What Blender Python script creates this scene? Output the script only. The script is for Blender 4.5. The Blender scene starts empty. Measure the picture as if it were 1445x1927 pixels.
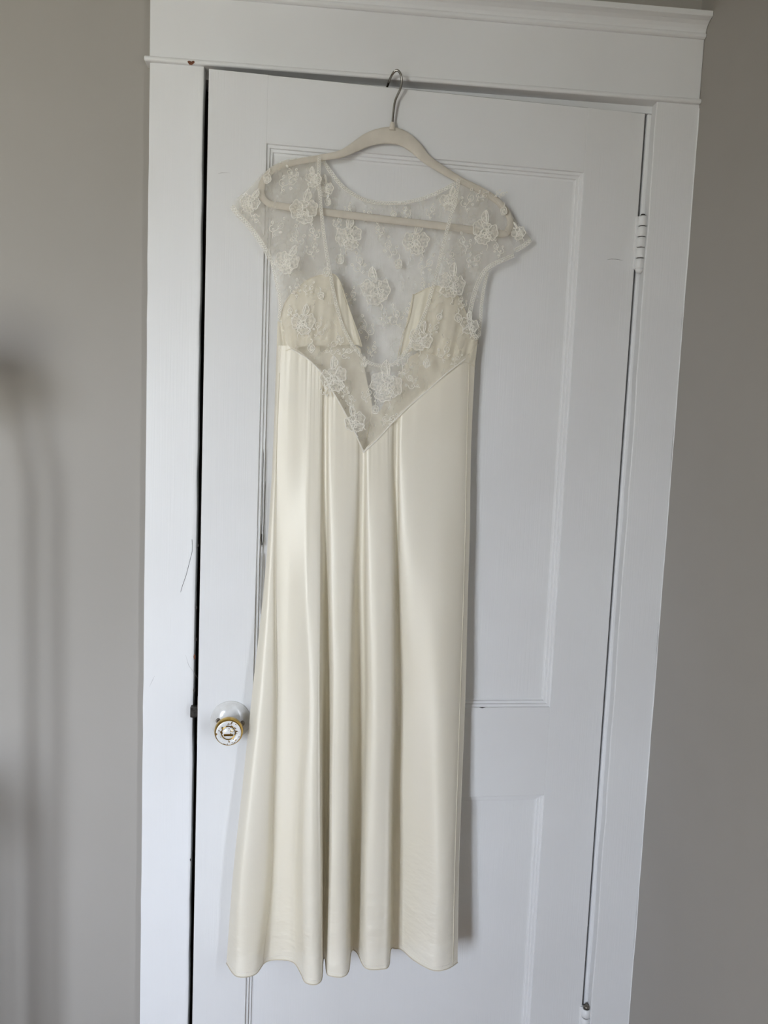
import bpy, math, random
from mathutils import Vector, Matrix

random.seed(7)
scene = bpy.context.scene
col = scene.collection

# ------------------------------------------------------------------ camera
CAM_Z = 1.46
YAW, PITCH, ROLL, FPX = 0.07971, 0.09869, -0.04089, 1455.7
CAM = Vector((0.0, -1.34, CAM_Z))
fwd = Vector((math.sin(YAW) * math.cos(PITCH), math.cos(YAW) * math.cos(PITCH), -math.sin(PITCH)))
r0 = Vector((math.cos(YAW), -math.sin(YAW), 0.0))
d0 = fwd.cross(r0)
cam_r = r0 * math.cos(ROLL) + d0 * math.sin(ROLL)
cam_d = d0 * math.cos(ROLL) - r0 * math.sin(ROLL)
cd = bpy.data.cameras.new('camera')
cam = bpy.data.objects.new('camera', cd)
col.objects.link(cam)
m3 = Matrix((cam_r, -cam_d, -fwd)).transposed()
cam.matrix_world = Matrix.Translation(CAM) @ m3.to_4x4()
cd.sensor_fit = 'VERTICAL'
cd.sensor_height = 36.0
cd.lens = FPX / 1927.0 * 36.0
cd.clip_start = 0.02
scene.camera = cam

# ------------------------------------------------------------------ sky outside the windows
world = bpy.data.worlds.new('sky')
scene.world = world
world.use_nodes = True
wn, wl = world.node_tree.nodes, world.node_tree.links
wn.clear()
w_out = wn.new('ShaderNodeOutputWorld')
w_bg = wn.new('ShaderNodeBackground')
w_tc = wn.new('ShaderNodeTexCoord')
w_sep = wn.new('ShaderNodeSeparateXYZ')
w_ramp = wn.new('ShaderNodeValToRGB')
w_map = wn.new('ShaderNodeMapRange')
w_map.inputs['From Min'].default_value = -1.0
w_map.inputs['From Max'].default_value = 1.0
wl.new(w_tc.outputs['Generated'], w_sep.inputs[0])
wl.new(w_sep.outputs['Z'], w_map.inputs['Value'])
wl.new(w_map.outputs['Result'], w_ramp.inputs['Fac'])
cr = w_ramp.color_ramp
cr.elements[0].position = 0.0
cr.elements[0].color = (0.42, 0.425, 0.38, 1)
cr.elements[1].position = 1.0
cr.elements[1].color = (0.80, 0.95, 1.22, 1)
e = cr.elements.new(0.44); e.color = (0.50, 0.505, 0.455, 1)
e = cr.elements.new(0.53); e.color = (0.99, 1.08, 1.23, 1)
wl.new(w_ramp.outputs['Color'], w_bg.inputs['Color'])
w_bg.inputs['Strength'].default_value = 20.5
wl.new(w_bg.outputs[0], w_out.inputs[0])

scene.view_settings.view_transform = 'Standard'
scene.view_settings.look = 'None'
scene.view_settings.exposure = 0.84
scene.view_settings.gamma = 1.0
scene.view_settings.use_curve_mapping = False
scene.cycles.max_bounces = 10
scene.cycles.diffuse_bounces = 5
scene.cycles.glossy_bounces = 4
scene.cycles.transparent_max_bounces = 24
scene.cycles.transmission_bounces = 6
scene.cycles.use_denoising = True
scene.cycles.caustics_reflective = False

# window openings (position, size): key window in the wall behind the camera, second in the right wall
WIN1 = dict(x0=-1.98, x1=-1.18, z0=0.55, z1=1.95)     # on wall_back at Y = BACK_Y
WIN2 = dict(y0=-1.60, y1=-1.27, z0=0.85, z1=1.75)     # on wall_right
BACK_Y = -3.0
LEFT_X = -3.2
RIGHT_X = 0.6186
CEIL_Z = 2.62


def portal(name, loc, rot, sx, sy):
    ld = bpy.data.lights.new(name, 'AREA')
    ld.shape = 'RECTANGLE'
    ld.size, ld.size_y = sx, sy
    ld.cycles.is_portal = True
    o = bpy.data.objects.new(name, ld)
    o.location, o.rotation_euler = loc, rot
    col.objects.link(o)


portal('window_daylight', ((WIN1['x0'] + WIN1['x1']) / 2, BACK_Y - 0.06, (WIN1['z0'] + WIN1['z1']) / 2),
       (math.radians(90), 0, 0), WIN1['x1'] - WIN1['x0'], WIN1['z1'] - WIN1['z0'])
portal('window_daylight', (RIGHT_X + 0.06, (WIN2['y0'] + WIN2['y1']) / 2, (WIN2['z0'] + WIN2['z1']) / 2),
       (math.radians(90), 0, math.radians(90)), WIN2['y1'] - WIN2['y0'], WIN2['z1'] - WIN2['z0'])

# ------------------------------------------------------------------ door frame of reference, pixel helpers
TH = math.radians(3.302)                  # the door stands ajar by this much
HX, HY = 0.530, 0.0148                    # hinge-side edge of the door face
UD = Vector((math.cos(TH), math.sin(TH), 0))
ND = Vector((math.sin(TH), -math.cos(TH), 0))     # out of the door face, towards the room
P0 = Vector((HX, HY, 0))
DOOR_M = Matrix.Translation(P0) @ Matrix.Rotation(TH, 4, 'Z')


def ray(px, py):
    return cam_r * ((px - 722.5) / FPX) + cam_d * ((py - 963.5) / FPX) + fwd


def on_plane(px, py, n, p):
    d = ray(px, py)
    return CAM + d * (n.dot(p - CAM) / n.dot(d))


def D(px, py, w):
    """point at height w off the door face seen at a pixel of the photograph"""
    return on_plane(px, py, ND, P0 + ND * w)


def W(px, py, y):
    """point on a plane parallel to the wall"""
    return on_plane(px, py, Vector((0, 1, 0)), Vector((0, y, 0)))


def Zp(px, py, z):
    return on_plane(px, py, Vector((0, 0, 1)), Vector((0, 0, z)))


def door_w(P):
    return (P - P0).dot(ND)


# ------------------------------------------------------------------ materials
def mat(name):
    m = bpy.data.materials.new(name)
    m.use_nodes = True
    n, l = m.node_tree.nodes, m.node_tree.links
    return m, n, l, n['Principled BSDF']


def add_bump(n, l, bsdf, scale3, strength, dist, detail=3.0, coord='Object', chain=None):
    tc = n.new('ShaderNodeTexCoord')
    mp = n.new('ShaderNodeMapping')
    mp.inputs['Scale'].default_value = scale3
    tx = n.new('ShaderNodeTexNoise')
    tx.inputs['Scale'].default_value = 1.0
    tx.inputs['Detail'].default_value = detail
    bp = n.new('ShaderNodeBump')
    bp.inputs['Strength'].default_value = strength
    bp.inputs['Distance'].default_value = dist
    l.new(tc.outputs[coord], mp.inputs[0])
    l.new(mp.outputs[0], tx.inputs['Vector'])
    l.new(tx.outputs['Fac'], bp.inputs['Height'])
    if chain:
        l.new(chain.outputs[0], bp.inputs['Normal'])
    l.new(bp.outputs[0], bsdf.inputs['Normal'])
    return bp


def tint_noise(n, l, bsdf, c1, c2, scale3, lo=0.35, hi=0.65):
    tc = n.new('ShaderNodeTexCoord')
    mp = n.new('ShaderNodeMapping')
    mp.inputs['Scale'].default_value = scale3
    tx = n.new('ShaderNodeTexNoise')
    tx.inputs['Scale'].default_value = 1.0
    tx.inputs['Detail'].default_value = 4.0
    rp = n.new('ShaderNodeValToRGB')
    rp.color_ramp.elements[0].position = lo
    rp.color_ramp.elements[1].position = hi
    rp.color_ramp.elements[0].color = (*c1, 1)
    rp.color_ramp.elements[1].color = (*c2, 1)
    l.new(tc.outputs['Object'], mp.inputs[0])
    l.new(mp.outputs[0], tx.inputs['Vector'])
    l.new(tx.outputs['Fac'], rp.inputs[0])
    l.new(rp.outputs[0], bsdf.inputs['Base Color'])


def white_paint(name, s_brush, rough=0.42, strength=0.25):
    m, n, l, b = mat(name)
    tint_noise(n, l, b, (0.735, 0.735, 0.735), (0.775, 0.778, 0.78), (3, 3, 3))
    b.inputs['Roughness'].default_value = rough
    b.inputs['Specular IOR Level'].default_value = 0.35
    c = add_bump(n, l, b, (14, 14, 14), 0.12, 0.004, 2.0)
    add_bump(n, l, b, s_brush, strength, 0.0006, 3.0, chain=c)
    return m


M_WHITE_V = white_paint('white_gloss_paint_vertical_brush', (420, 420, 5), strength=0.45)
M_WHITE_H = white_paint('white_gloss_paint_horizontal_brush', (5, 420, 420), strength=0.15)

M_WALL, n, l, b = mat('greige_wall_paint')
tint_noise(n, l, b, (0.345, 0.324, 0.294), (0.365, 0.344, 0.314), (2.2, 2.2, 2.2))
b.inputs['Roughness'].default_value = 0.6
b.inputs['Specular IOR Level'].default_value = 0.25
add_bump(n, l, b, (160, 160, 160), 0.08, 0.001, 4)

M_CEIL, n, l, b = mat('ceiling_white')
b.inputs['Base Color'].default_value = (0.62, 0.61, 0.58, 1)
b.inputs['Roughness'].default_value = 0.9

M_FLOOR, n, l, b = mat('oak_floor')
tint_noise(n, l, b, (0.20, 0.12, 0.065), (0.30, 0.19, 0.11), (30, 1.5, 30))
b.inputs['Roughness'].default_value = 0.4

M_DARKWOOD_SHADE, n, l, b = mat('dark_wood_and_gap_shade')  # plant stand wood; also shade colour for the gaps round the door
tint_noise(n, l, b, (0.035, 0.022, 0.014), (0.07, 0.042, 0.026), (60, 60, 4))
b.inputs['Roughness'].default_value = 0.5

M_CLOSET, n, l, b = mat('closet_shade_dark')
b.inputs['Base Color'].default_value = (0.12, 0.11, 0.10, 1)  # dark base stands in for the missing light inside
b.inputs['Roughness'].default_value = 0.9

M_BARE, n, l, b = mat('bare_red_brown_wood')
tint_noise(n, l, b, (0.10, 0.028, 0.010), (0.20, 0.07, 0.03), (300, 300, 300))
b.inputs['Roughness'].default_value = 0.7

M_CRACK, n, l, b = mat('crack_dirt')
b.inputs['Base Color'].default_value = (0.05, 0.045, 0.04, 1)
b.inputs['Roughness'].default_value = 0.9

M_SCUFF, n, l, b = mat('grey_scuff')
b.inputs['Base Color'].default_value = (0.42, 0.41, 0.40, 1)
b.inputs['Roughness'].default_value = 0.8

M_STEEL, n, l, b = mat('polished_steel_wire')
b.inputs['Base Color'].default_value = (0.36, 0.345, 0.32, 1)
b.inputs['Metallic'].default_value = 1.0
b.inputs['Roughness'].default_value = 0.22

M_OLDSTEEL, n, l, b = mat('tarnished_steel')
tint_noise(n, l, b, (0.10, 0.09, 0.08), (0.32, 0.29, 0.24), (160, 160, 160))
b.inputs['Metallic'].default_value = 0.9
b.inputs['Roughness'].default_value = 0.42

M_BLACKSTEEL, n, l, b = mat('blackened_steel')
tint_noise(n, l, b, (0.02, 0.019, 0.018), (0.07, 0.065, 0.06), (120, 120, 120))
b.inputs['Metallic'].default_value = 0.6
b.inputs['Roughness'].default_value = 0.35

M_BRASS, n, l, b = mat('polished_brass')
tint_noise(n, l, b, (0.42, 0.27, 0.07), (0.66, 0.46, 0.14), (90, 90, 90))
b.inputs['Metallic'].default_value = 1.0
b.inputs['Roughness'].default_value = 0.2

# white paint worn through to brass in specks
M_WORN, n, l, b = mat('paint_worn_to_brass')
tc = n.new('ShaderNodeTexCoord')
mp = n.new('ShaderNodeMapping'); mp.inputs['Scale'].default_value = (210, 210, 210)
tx = n.new('ShaderNodeTexNoise'); tx.inputs['Detail'].default_value = 6
tx.inputs['Scale'].default_value = 1.0
rp = n.new('ShaderNodeValToRGB')
rp.color_ramp.elements[0].position = 0.58; rp.color_ramp.elements[1].position = 0.62
l.new(tc.outputs['Object'], mp.inputs[0]); l.new(mp.outputs[0], tx.inputs['Vector'])
l.new(tx.outputs['Fac'], rp.inputs[0])
mx = n.new('ShaderNodeMix'); mx.data_type = 'RGBA'
mx.inputs['A'].default_value = (0.74, 0.74, 0.73, 1); mx.inputs['B'].default_value = (0.45, 0.30, 0.09, 1)
l.new(rp.outputs[0], mx.inputs['Factor']); l.new(mx.outputs['Result'], b.inputs['Base Color'])
l.new(rp.outputs[0], b.inputs['Metallic'])
b.inputs['Roughness'].default_value = 0.25

M_ROSETTE, n, l, b = mat('glossy_white_enamel')
tint_noise(n, l, b, (0.66, 0.65, 0.63), (0.75, 0.75, 0.74), (70, 70, 70))
b.inputs['Roughness'].default_value = 0.16
add_bump(n, l, b, (90, 90, 90), 0.2, 0.001)

M_VELVET, n, l, b = mat('ivory_velvet_flock')
tint_noise(n, l, b, (0.60, 0.555, 0.48), (0.66, 0.61, 0.53), (40, 40, 40))
b.inputs['Roughness'].default_value = 0.9
b.inputs['Sheen Weight'].default_value = 0.35
b.inputs['Sheen Roughness'].default_value = 0.4
b.inputs['Specular IOR Level'].default_value = 0.1
add_bump(n, l, b, (900, 900, 900), 0.15, 0.0005)


def cloth(name, c1, c2, alpha, rough, transl, spec=0.3, sheen=0.0, bumps=(), weave=0.0, alpha_noise=None):
    m, n, l, b = mat(name)
    tint_noise(n, l, b, c1, c2, (9, 9, 3))
    b.inputs['Roughness'].default_value = rough
    b.inputs['Specular IOR Level'].default_value = spec
    b.inputs['Sheen Weight'].default_value = sheen
    chain = None
    for s3, st, di in bumps:
        chain = add_bump(n, l, b, s3, st, di, 3.0, chain=chain)
    out = n['Material Output']
    tr = n.new('ShaderNodeBsdfTranslucent')
    tr.inputs['Color'].default_value = (*c2, 1)
    mixt = n.new('ShaderNodeMixShader')
    mixt.inputs[0].default_value = transl
    l.new(b.outputs[0], mixt.inputs[1]); l.new(tr.outputs[0], mixt.inputs[2])
    tp = n.new('ShaderNodeBsdfTransparent')
    mixa = n.new('ShaderNodeMixShader')
    mixa.inputs[0].default_value = alpha
    l.new(tp.outputs[0], mixa.inputs[1]); l.new(mixt.outputs[0], mixa.inputs[2])
    if alpha_noise:
        tc = n.new('ShaderNodeTexCoord')
        mp = n.new('ShaderNodeMapping'); mp.inputs['Scale'].default_value = alpha_noise[0]
        tx = n.new('ShaderNodeTexNoise'); tx.inputs['Scale'].default_value = 1.0; tx.inputs['Detail'].default_value = 2
        rp = n.new('ShaderNodeMapRange')
        rp.inputs['From Min'].default_value = 0.35; rp.inputs['From Max'].default_value = 0.65
        rp.inputs['To Min'].default_value = alpha_noise[1]; rp.inputs['To Max'].default_value = alpha_noise[2]
        l.new(tc.outputs['Object'], mp.inputs[0]); l.new(mp.outputs[0], tx.inputs['Vector'])
        l.new(tx.outputs['Fac'], rp.inputs['Value']); l.new(rp.outputs['Result'], mixa.inputs[0])
    l.new(mixa.outputs[0], out.inputs['Surface'])
    return m


CREAM1, CREAM2 = (0.925, 0.87, 0.735), (0.94, 0.893, 0.775)
M_SATIN = cloth('cream_satin', CREAM1, CREAM2, 0.915, 0.47, 0.12, spec=0.85, sheen=0.12,
                bumps=(((26, 26, 9), 0.12, 0.004), ((70, 70, 22), 0.10, 0.0012), ((1500, 1500, 700), 0.10, 0.0002)))
M_LINING = cloth('cream_satin_lining', (0.90, 0.85, 0.715), (0.92, 0.87, 0.745), 0.92, 0.45, 0.25, spec=0.4,
                 bumps=(((120, 120, 12), 0.2, 0.002),))
M_HEM = cloth('rolled_hem_thread', (0.62, 0.56, 0.44), (0.70, 0.64, 0.52), 0.98, 0.6, 0.1)
M_NET = cloth('cream_tulle_net', (0.88, 0.835, 0.755), (0.90, 0.86, 0.78), 0.3, 0.8, 0.35, spec=0.1,
              alpha_noise=((60, 60, 34), 0.20, 0.31))
M_FILL = cloth('lace_petal_fill', (0.90, 0.87, 0.80), (0.92, 0.89, 0.82), 0.50, 0.75, 0.3, spec=0.15,
               alpha_noise=((260, 260, 260), 0.34, 0.70))
M_CORD = cloth('lace_cord_thread', (0.91, 0.885, 0.82), (0.93, 0.905, 0.845), 0.96, 0.6, 0.15, spec=0.3)
M_TRIM = cloth('lace_edge_trim', (0.88, 0.85, 0.77), (0.90, 0.87, 0.79), 0.40, 0.7, 0.2, spec=0.2)
n, l = M_SATIN.node_tree.nodes, M_SATIN.node_tree.links
b = n['Principled BSDF']
b.inputs['Metallic'].default_value = 0.07
last = b.inputs['Normal'].links[0].from_node
tc = n.new('ShaderNodeTexCoord')
mp = n.new('ShaderNodeMapping'); mp.inputs['Scale'].default_value = (30, 30, 62); mp.inputs['Rotation'].default_value = (0, 0.5, 0)
tx = n.new('ShaderNodeTexNoise'); tx.inputs['Scale'].default_value = 1.0; tx.inputs['Detail'].default_value = 2.5
sp = n.new('ShaderNodeSeparateXYZ')
mr = n.new('ShaderNodeMapRange')      # creases only where the hem was folded in storage: the lowest 25 cm
mr.inputs['From Min'].default_value = 0.05; mr.inputs['From Max'].default_value = 0.30
mr.inputs['To Min'].default_value = 0.85; mr.inputs['To Max'].default_value = 0.0
bp = n.new('ShaderNodeBump'); bp.inputs['Distance'].default_value = 0.0035
l.new(tc.outputs['Object'], mp.inputs[0]); l.new(mp.outputs[0], tx.inputs['Vector']); l.new(tx.outputs['Fac'], bp.inputs['Height'])
l.new(tc.outputs['Object'], sp.inputs[0]); l.new(sp.outputs['Z'], mr.inputs['Value']); l.new(mr.outputs['Result'], bp.inputs['Strength'])
l.new(last.outputs[0], bp.inputs['Normal']); l.new(bp.outputs[0], b.inputs['Normal'])
M_TAG, n, l, b = mat('grey_blue_care_tag')
b.inputs['Base Color'].default_value = (0.08, 0.10, 0.13, 1)

# ------------------------------------------------------------------ object helpers
MW = {}


def empty(name, M):
    o = bpy.data.objects.new(name, None)
    o.empty_display_size = 0.05
    o.matrix_basis = M
    col.objects.link(o)
    MW[o.name] = M.copy()
    return o


def mesh_obj(name, verts, faces, mats, parent=None, smooth=False, world=True, fmat=None, bevel=0.0, M=None):
    """verts are world coordinates (world=True) or local to the parent frame (world=False)"""
    if M is None:
        M = MW[parent.name] if parent else Matrix.Identity(4)
    inv = M.inverted()
    vs = [(inv @ Vector(v)) if world else Vector(v) for v in verts]
    me = bpy.data.meshes.new(name)
    me.from_pydata([tuple(v) for v in vs], [], faces)
    if not isinstance(mats, (list, tuple)):
        mats = [mats]
    for m in mats:
        me.materials.append(m)
    if fmat:
        for p, mi in zip(me.polygons, fmat):
            p.material_index = mi
    if smooth:
        for p in me.polygons:
            p.use_smooth = True
    me.update()
    o = bpy.data.objects.new(name, me)
    if parent:
        o.parent = parent
    else:
        o.matrix_basis = M
    col.objects.link(o)
    MW[o.name] = M.copy()
    if bevel > 0:
        bv = o.modifiers.new('bevel', 'BEVEL')
        bv.width = bevel
        bv.segments = 2
        bv.limit_method = 'ANGLE'
    return o


def box_vf(x0, x1, y0, y1, z0, z1):
    v = [(x0, y0, z0), (x1, y0, z0), (x1, y1, z0), (x0, y1, z0), (x0, y0, z1), (x1, y0, z1), (x1, y1, z1), (x0, y1, z1)]
    f = [(0, 3, 2, 1), (4, 5, 6, 7), (0, 1, 5, 4), (1, 2, 6, 5), (2, 3, 7, 6), (3, 0, 4, 7)]
    return v, f


def box(name, x0, x1, y0, y1, z0, z1, m, parent=None, world=True, bevel=0.0):
    v, f = box_vf(x0, x1, y0, y1, z0, z1)
    return mesh_obj(name, v, f, m, parent, world=world, bevel=bevel)


def boxes(name, lst, m, parent=None, world=True, bevel=0.0):
    V, F = [], []
    for bb in lst:
        v, f = box_vf(*bb)
        k = len(V)
        V += v
        F += [tuple(i + k for i in q) for q in f]
    return mesh_obj(name, V, F, m, parent, world=world, bevel=bevel)


def structure(o):
    o['kind'] = 'structure'
    return o


def lathe(name, prof, origin, axis, m, parent, seg=40, smooth=True, fm=None):
    """prof: list of (radius, height along axis); origin and axis in world"""
    a = axis.normalized()
    s = a.orthogonal().normalized()
    t = a.cross(s)
    V, F, FM = [], [], []
    for (r, h) in prof:
        for i in range(seg):
            an = 2 * math.pi * i / seg
            V.append(origin + a * h + (s * math.cos(an) + t * math.sin(an)) * r)
    for j in range(len(prof) - 1):
        for i in range(seg):
            F.append((j * seg + i, j * seg + (i + 1) % seg, (j + 1) * seg + (i + 1) % seg, (j + 1) * seg + i))
            FM.append(fm[j] if fm else 0)
    F.append(tuple(reversed(range(seg)))); FM.append(fm[0] if fm else 0)
    k = (len(prof) - 1) * seg
    F.append(tuple(range(k, k + seg))); FM.append(fm[-1] if fm else 0)
    o = mesh_obj(name, V, F, m, parent, smooth=False, fmat=FM)
    if smooth:
        for p in o.data.polygons:
            p.use_smooth = len(p.vertices) == 4
    return o


def tube_vf(pts, rad, seg=8, closed=False):
    pts = [Vector(p) for p in pts]
    n = len(pts)
    V, F = [], []
    prev = None
    for i, p in enumerate(pts):
        a = pts[(i - 1) % n] if (closed or i > 0) else pts[0]
        c = pts[(i + 1) % n] if (closed or i < n - 1) else pts[-1]
        t = (c - a).normalized()
        s = (prev - t * prev.dot(t)) if prev is not None else t.orthogonal()
        s.normalize()
        prev = s
        q = t.cross(s)
        r = rad[i] if isinstance(rad, (list, tuple)) else rad
        for k in range(seg):
            an = 2 * math.pi * k / seg
            V.append(p + (s * math.cos(an) + q * math.sin(an)) * r)
    for i in range(n if closed else n - 1):
        j = (i + 1) % n
        for k in range(seg):
            F.append((i * seg + k, i * seg + (k + 1) % seg, j * seg + (k + 1) % seg, j * seg + k))
    if not closed:
        F.append(tuple(reversed(range(seg))))
        F.append(tuple(range((n - 1) * seg, n * seg)))
    return V, F


def tube(name, pts, rad, m, parent, seg=8, closed=False):
    V, F = tube_vf(pts, rad, seg, closed)
    return mesh_obj(name, V, F, m, parent, smooth=True)


def catmull(P, t):
    """P list of tuples, t in [0, len-1]"""
    n = len(P)
    i = min(int(t), n - 2)
    f = t - i
    p0 = P[max(i - 1, 0)]; p1 = P[i]; p2 = P[i + 1]; p3 = P[min(i + 2, n - 1)]
    return [0.5 * (2 * b + (c - a) * f + (2 * a - 5 * b + 4 * c - d) * f * f + (3 * b - a - 3 * c + d) * f ** 3)
            for a, b, c, d in zip(p0, p1, p2, p3)]


def smooth_poly(P, per):
    n = len(P)
    return [catmull(P, i / per) for i in range((n - 1) * per + 1)]


def sstep(t):
    t = max(0.0, min(1.0, t))
    return t * t * (3 - 2 * t)


def lerp(a, b, t):
    return a + (b - a) * t


def interp(xs, ys, x):
    if x <= xs[0]:
        return ys[0]
    for i in range(len(xs) - 1):
        if x <= xs[i + 1]:
            return lerp(ys[i], ys[i + 1], (x - xs[i]) / (xs[i + 1] - xs[i]))
    return ys[-1]


# ------------------------------------------------------------------ room shell
WALL_Y = 0.021                 # plaster face of the door wall
CX0, CX1, CX2, CX3 = -0.302, -0.2152, 0.5432, 0.6184     # casing edges
HEAD_Z = CAM_Z + 0.5777        # underside of the fillet over the opening
HB_TOP = CAM_Z + 0.688         # top of the head board
JX0, JX1 = CX0 + 0.082, CX2 + 0.006     # jamb faces (opening in the wall)
OPEN_T = HEAD_Z - 0.0065

wf = boxes('wall_front', [
    (LEFT_X, JX0 - 0.02, WALL_Y, WALL_Y + 0.12, 0, CEIL_Z),
    (JX1 + 0.02, RIGHT_X + 0.12, WALL_Y, WALL_Y + 0.12, 0, CEIL_Z),
    (JX0 - 0.02, JX1 + 0.02, WALL_Y, WALL_Y + 0.12, OPEN_T + 0.03, CEIL_Z)], M_WALL)
structure(wf)
structure(boxes('wall_right', [
    (RIGHT_X, RIGHT_X + 0.12, BACK_Y, WIN2['y0'], 0, CEIL_Z),
    (RIGHT_X, RIGHT_X + 0.12, WIN2['y1'], WALL_Y, 0, CEIL_Z),
    (RIGHT_X, RIGHT_X + 0.12, WIN2['y0'], WIN2['y1'], 0, WIN2['z0']),
    (RIGHT_X, RIGHT_X + 0.12, WIN2['y0'], WIN2['y1'], WIN2['z1'], CEIL_Z)], M_WALL))
structure(box('wall_left', LEFT_X - 0.12, LEFT_X, BACK_Y - 0.12, WALL_Y + 0.12, 0, CEIL_Z, M_WALL))
structure(boxes('wall_back', [
    (LEFT_X, WIN1['x0'], BACK_Y - 0.12, BACK_Y, 0, CEIL_Z),
    (WIN1['x1'], RIGHT_X + 0.12, BACK_Y - 0.12, BACK_Y, 0, CEIL_Z),
    (WIN1['x0'], WIN1['x1'], BACK_Y - 0.12, BACK_Y, 0, WIN1['z0']),
    (WIN1['x0'], WIN1['x1'], BACK_Y - 0.12, BACK_Y, WIN1['z1'], CEIL_Z)], M_WALL))
structure(box('floor', LEFT_X - 0.12, RIGHT_X + 0.12, BACK_Y - 0.12, 0.95, -0.1, 0.0, M_FLOOR))
structure(box('ceiling', LEFT_X - 0.12, RIGHT_X + 0.12, BACK_Y - 0.12, WALL_Y + 0.12, CEIL_Z, CEIL_Z + 0.1, M_CEIL))

# closet behind the door, its shade put into the dark wall colour
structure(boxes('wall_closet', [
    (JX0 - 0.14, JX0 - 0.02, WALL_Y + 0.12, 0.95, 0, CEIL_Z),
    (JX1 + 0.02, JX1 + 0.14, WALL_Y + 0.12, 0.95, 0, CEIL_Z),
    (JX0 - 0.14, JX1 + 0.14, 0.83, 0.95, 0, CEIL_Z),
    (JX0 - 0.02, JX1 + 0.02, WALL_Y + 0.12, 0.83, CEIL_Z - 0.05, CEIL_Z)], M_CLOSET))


def window(name, boxes_frame, boxes_sash):
    o = boxes(name, boxes_frame, M_WHITE_V)
    structure(o)
    boxes('window_sash', boxes_sash, M_WHITE_V, o)


x0, x1, z0, z1 = WIN1['x0'], WIN1['x1'], WIN1['z0'], WIN1['z1']
yb = BACK_Y
xm = (x0 + x1) / 2
zm = (z0 + z1) / 2
window('window_1', [(x0 - 0.09, x0, yb, yb + 0.02, z0 - 0.09, z1 + 0.09), (x1, x1 + 0.09, yb, yb + 0.02, z0 - 0.09, z1 + 0.09),
                    (x0, x1, yb, yb + 0.02, z1, z1 + 0.09), (x0, x1, yb, yb + 0.05, z0 - 0.04, z0)],
       [(xm - 0.05, xm + 0.05, yb - 0.05, yb - 0.01, z0, z1), (x0, x1, yb - 0.045, yb - 0.012, zm - 0.02, zm + 0.02),
        (x0, x0 + 0.04, yb - 0.045, yb - 0.012, z0, z1), (x1 - 0.04, x1, yb - 0.045, yb - 0.012, z0, z1)])
y0, y1, z0, z1 = WIN2['y0'], WIN2['y1'], WIN2['z0'], WIN2['z1']
xr = RIGHT_X
zm = (z0 + z1) / 2
window('window_2', [(xr - 0.02, xr, y0 - 0.09, y0, z0 - 0.09, z1 + 0.09), (xr - 0.02, xr, y1, y1 + 0.09, z0 - 0.09, z1 + 0.09),
                    (xr - 0.02, xr, y0, y1, z1, z1 + 0.09), (xr - 0.05, xr, y0, y1, z0 - 0.04, z0)],
       [(xr + 0.012, xr + 0.045, y0, y1, zm - 0.02, zm + 0.02), (xr + 0.012, xr + 0.045, y0, y0 + 0.04, z0, z1),
        (xr + 0.012, xr + 0.045, y1 - 0.04, y1, z0, z1)])

# ------------------------------------------------------------------ casing (trim)
def wavy_board(name, x0, x1, z0, z1, yf, yb, m, amp=0.0006, seed=1, bevel=0.0015, nz=40):
    """flat board with slightly uneven, many times repainted edges"""
    rnd = random.Random(seed)
    V, F = [], []
    for i in range(nz + 1):
        z = lerp(z0, z1, i / nz)
        a = rnd.uniform(-amp, amp); c = rnd.uniform(-amp, amp)
        V += [(x0 + a, yf, z), (x1 + c, yf, z), (x1 + c, yb, z), (x0 + a, yb, z)]
    for i in range(nz):
        for k in range(4):
            F.append((i * 4 + k, i * 4 + (k + 1) % 4, i * 4 + 4 + (k + 1) % 4, i * 4 + 4 + k))
    F.append((3, 2, 1, 0)); k = nz * 4; F.append((k, k + 1, k + 2, k + 3))
    return structure(mesh_obj(name, V, F, m, bevel=bevel))


trim1 = wavy_board('trim_1', CX0, CX1, 0, HEAD_Z + 0.006, 0.0, WALL_Y, M_WHITE_V, seed=3)
trim2 = wavy_board('trim_2', CX2, CX3, 0, HEAD_Z + 0.006, 0.0, WALL_Y, M_WHITE_V, seed=5, amp=0.001)
trim3 = structure(box('trim_3', CX0, CX3, 0.0, WALL_Y, HEAD_Z + 0.0138, HB_TOP + 0.02, M_WHITE_H, bevel=0.0015))


def extrude_profile(name, prof, x0, x1, m, ret=None):
    """prof: (y, z) outline extruded along X"""
    V = [(x0, y, z) for y, z in prof] + [(x1, y, z) for y, z in prof]
    n = len(prof)
    F = [(i, (i + 1) % n, n + (i + 1) % n, n + i) for i in range(n)]
    F += [tuple(reversed(range(n))), tuple(range(n, 2 * n))]
    o = mesh_obj(name, V, F, m)
    bv = o.modifiers.new('bevel', 'BEVEL'); bv.width = 0.0012; bv.segments = 2; bv.limit_method = 'ANGLE'
    return structure(o)


fz = HEAD_Z
fil = [(WALL_Y, fz + 0.005), (-0.005, fz + 0.005), (-0.0072, fz + 0.0062), (-0.0078, fz + 0.009), (-0.0065, fz + 0.0122), (-0.003, fz + 0.0138), (WALL_Y, fz + 0.0138)]
trim4 = extrude_profile('trim_4', fil, CX0 - 0.007, CX3, M_WHITE_H)
cz = HB_TOP
crown = [(WALL_Y, cz), (-0.003, cz), (-0.0065, cz + 0.002), (-0.0065, cz + 0.0065), (-0.004, cz + 0.009), (-0.006, cz + 0.014),
         (-0.010, cz + 0.019), (-0.016, cz + 0.0225), (-0.023, cz + 0.0245), (-0.026, cz + 0.025), (-0.026, cz + 0.034), (WALL_Y, cz + 0.034)]
trim5 = extrude_profile('trim_5', crown, CX0 - 0.02, RIGHT_X - 0.0003, M_WHITE_H)

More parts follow.
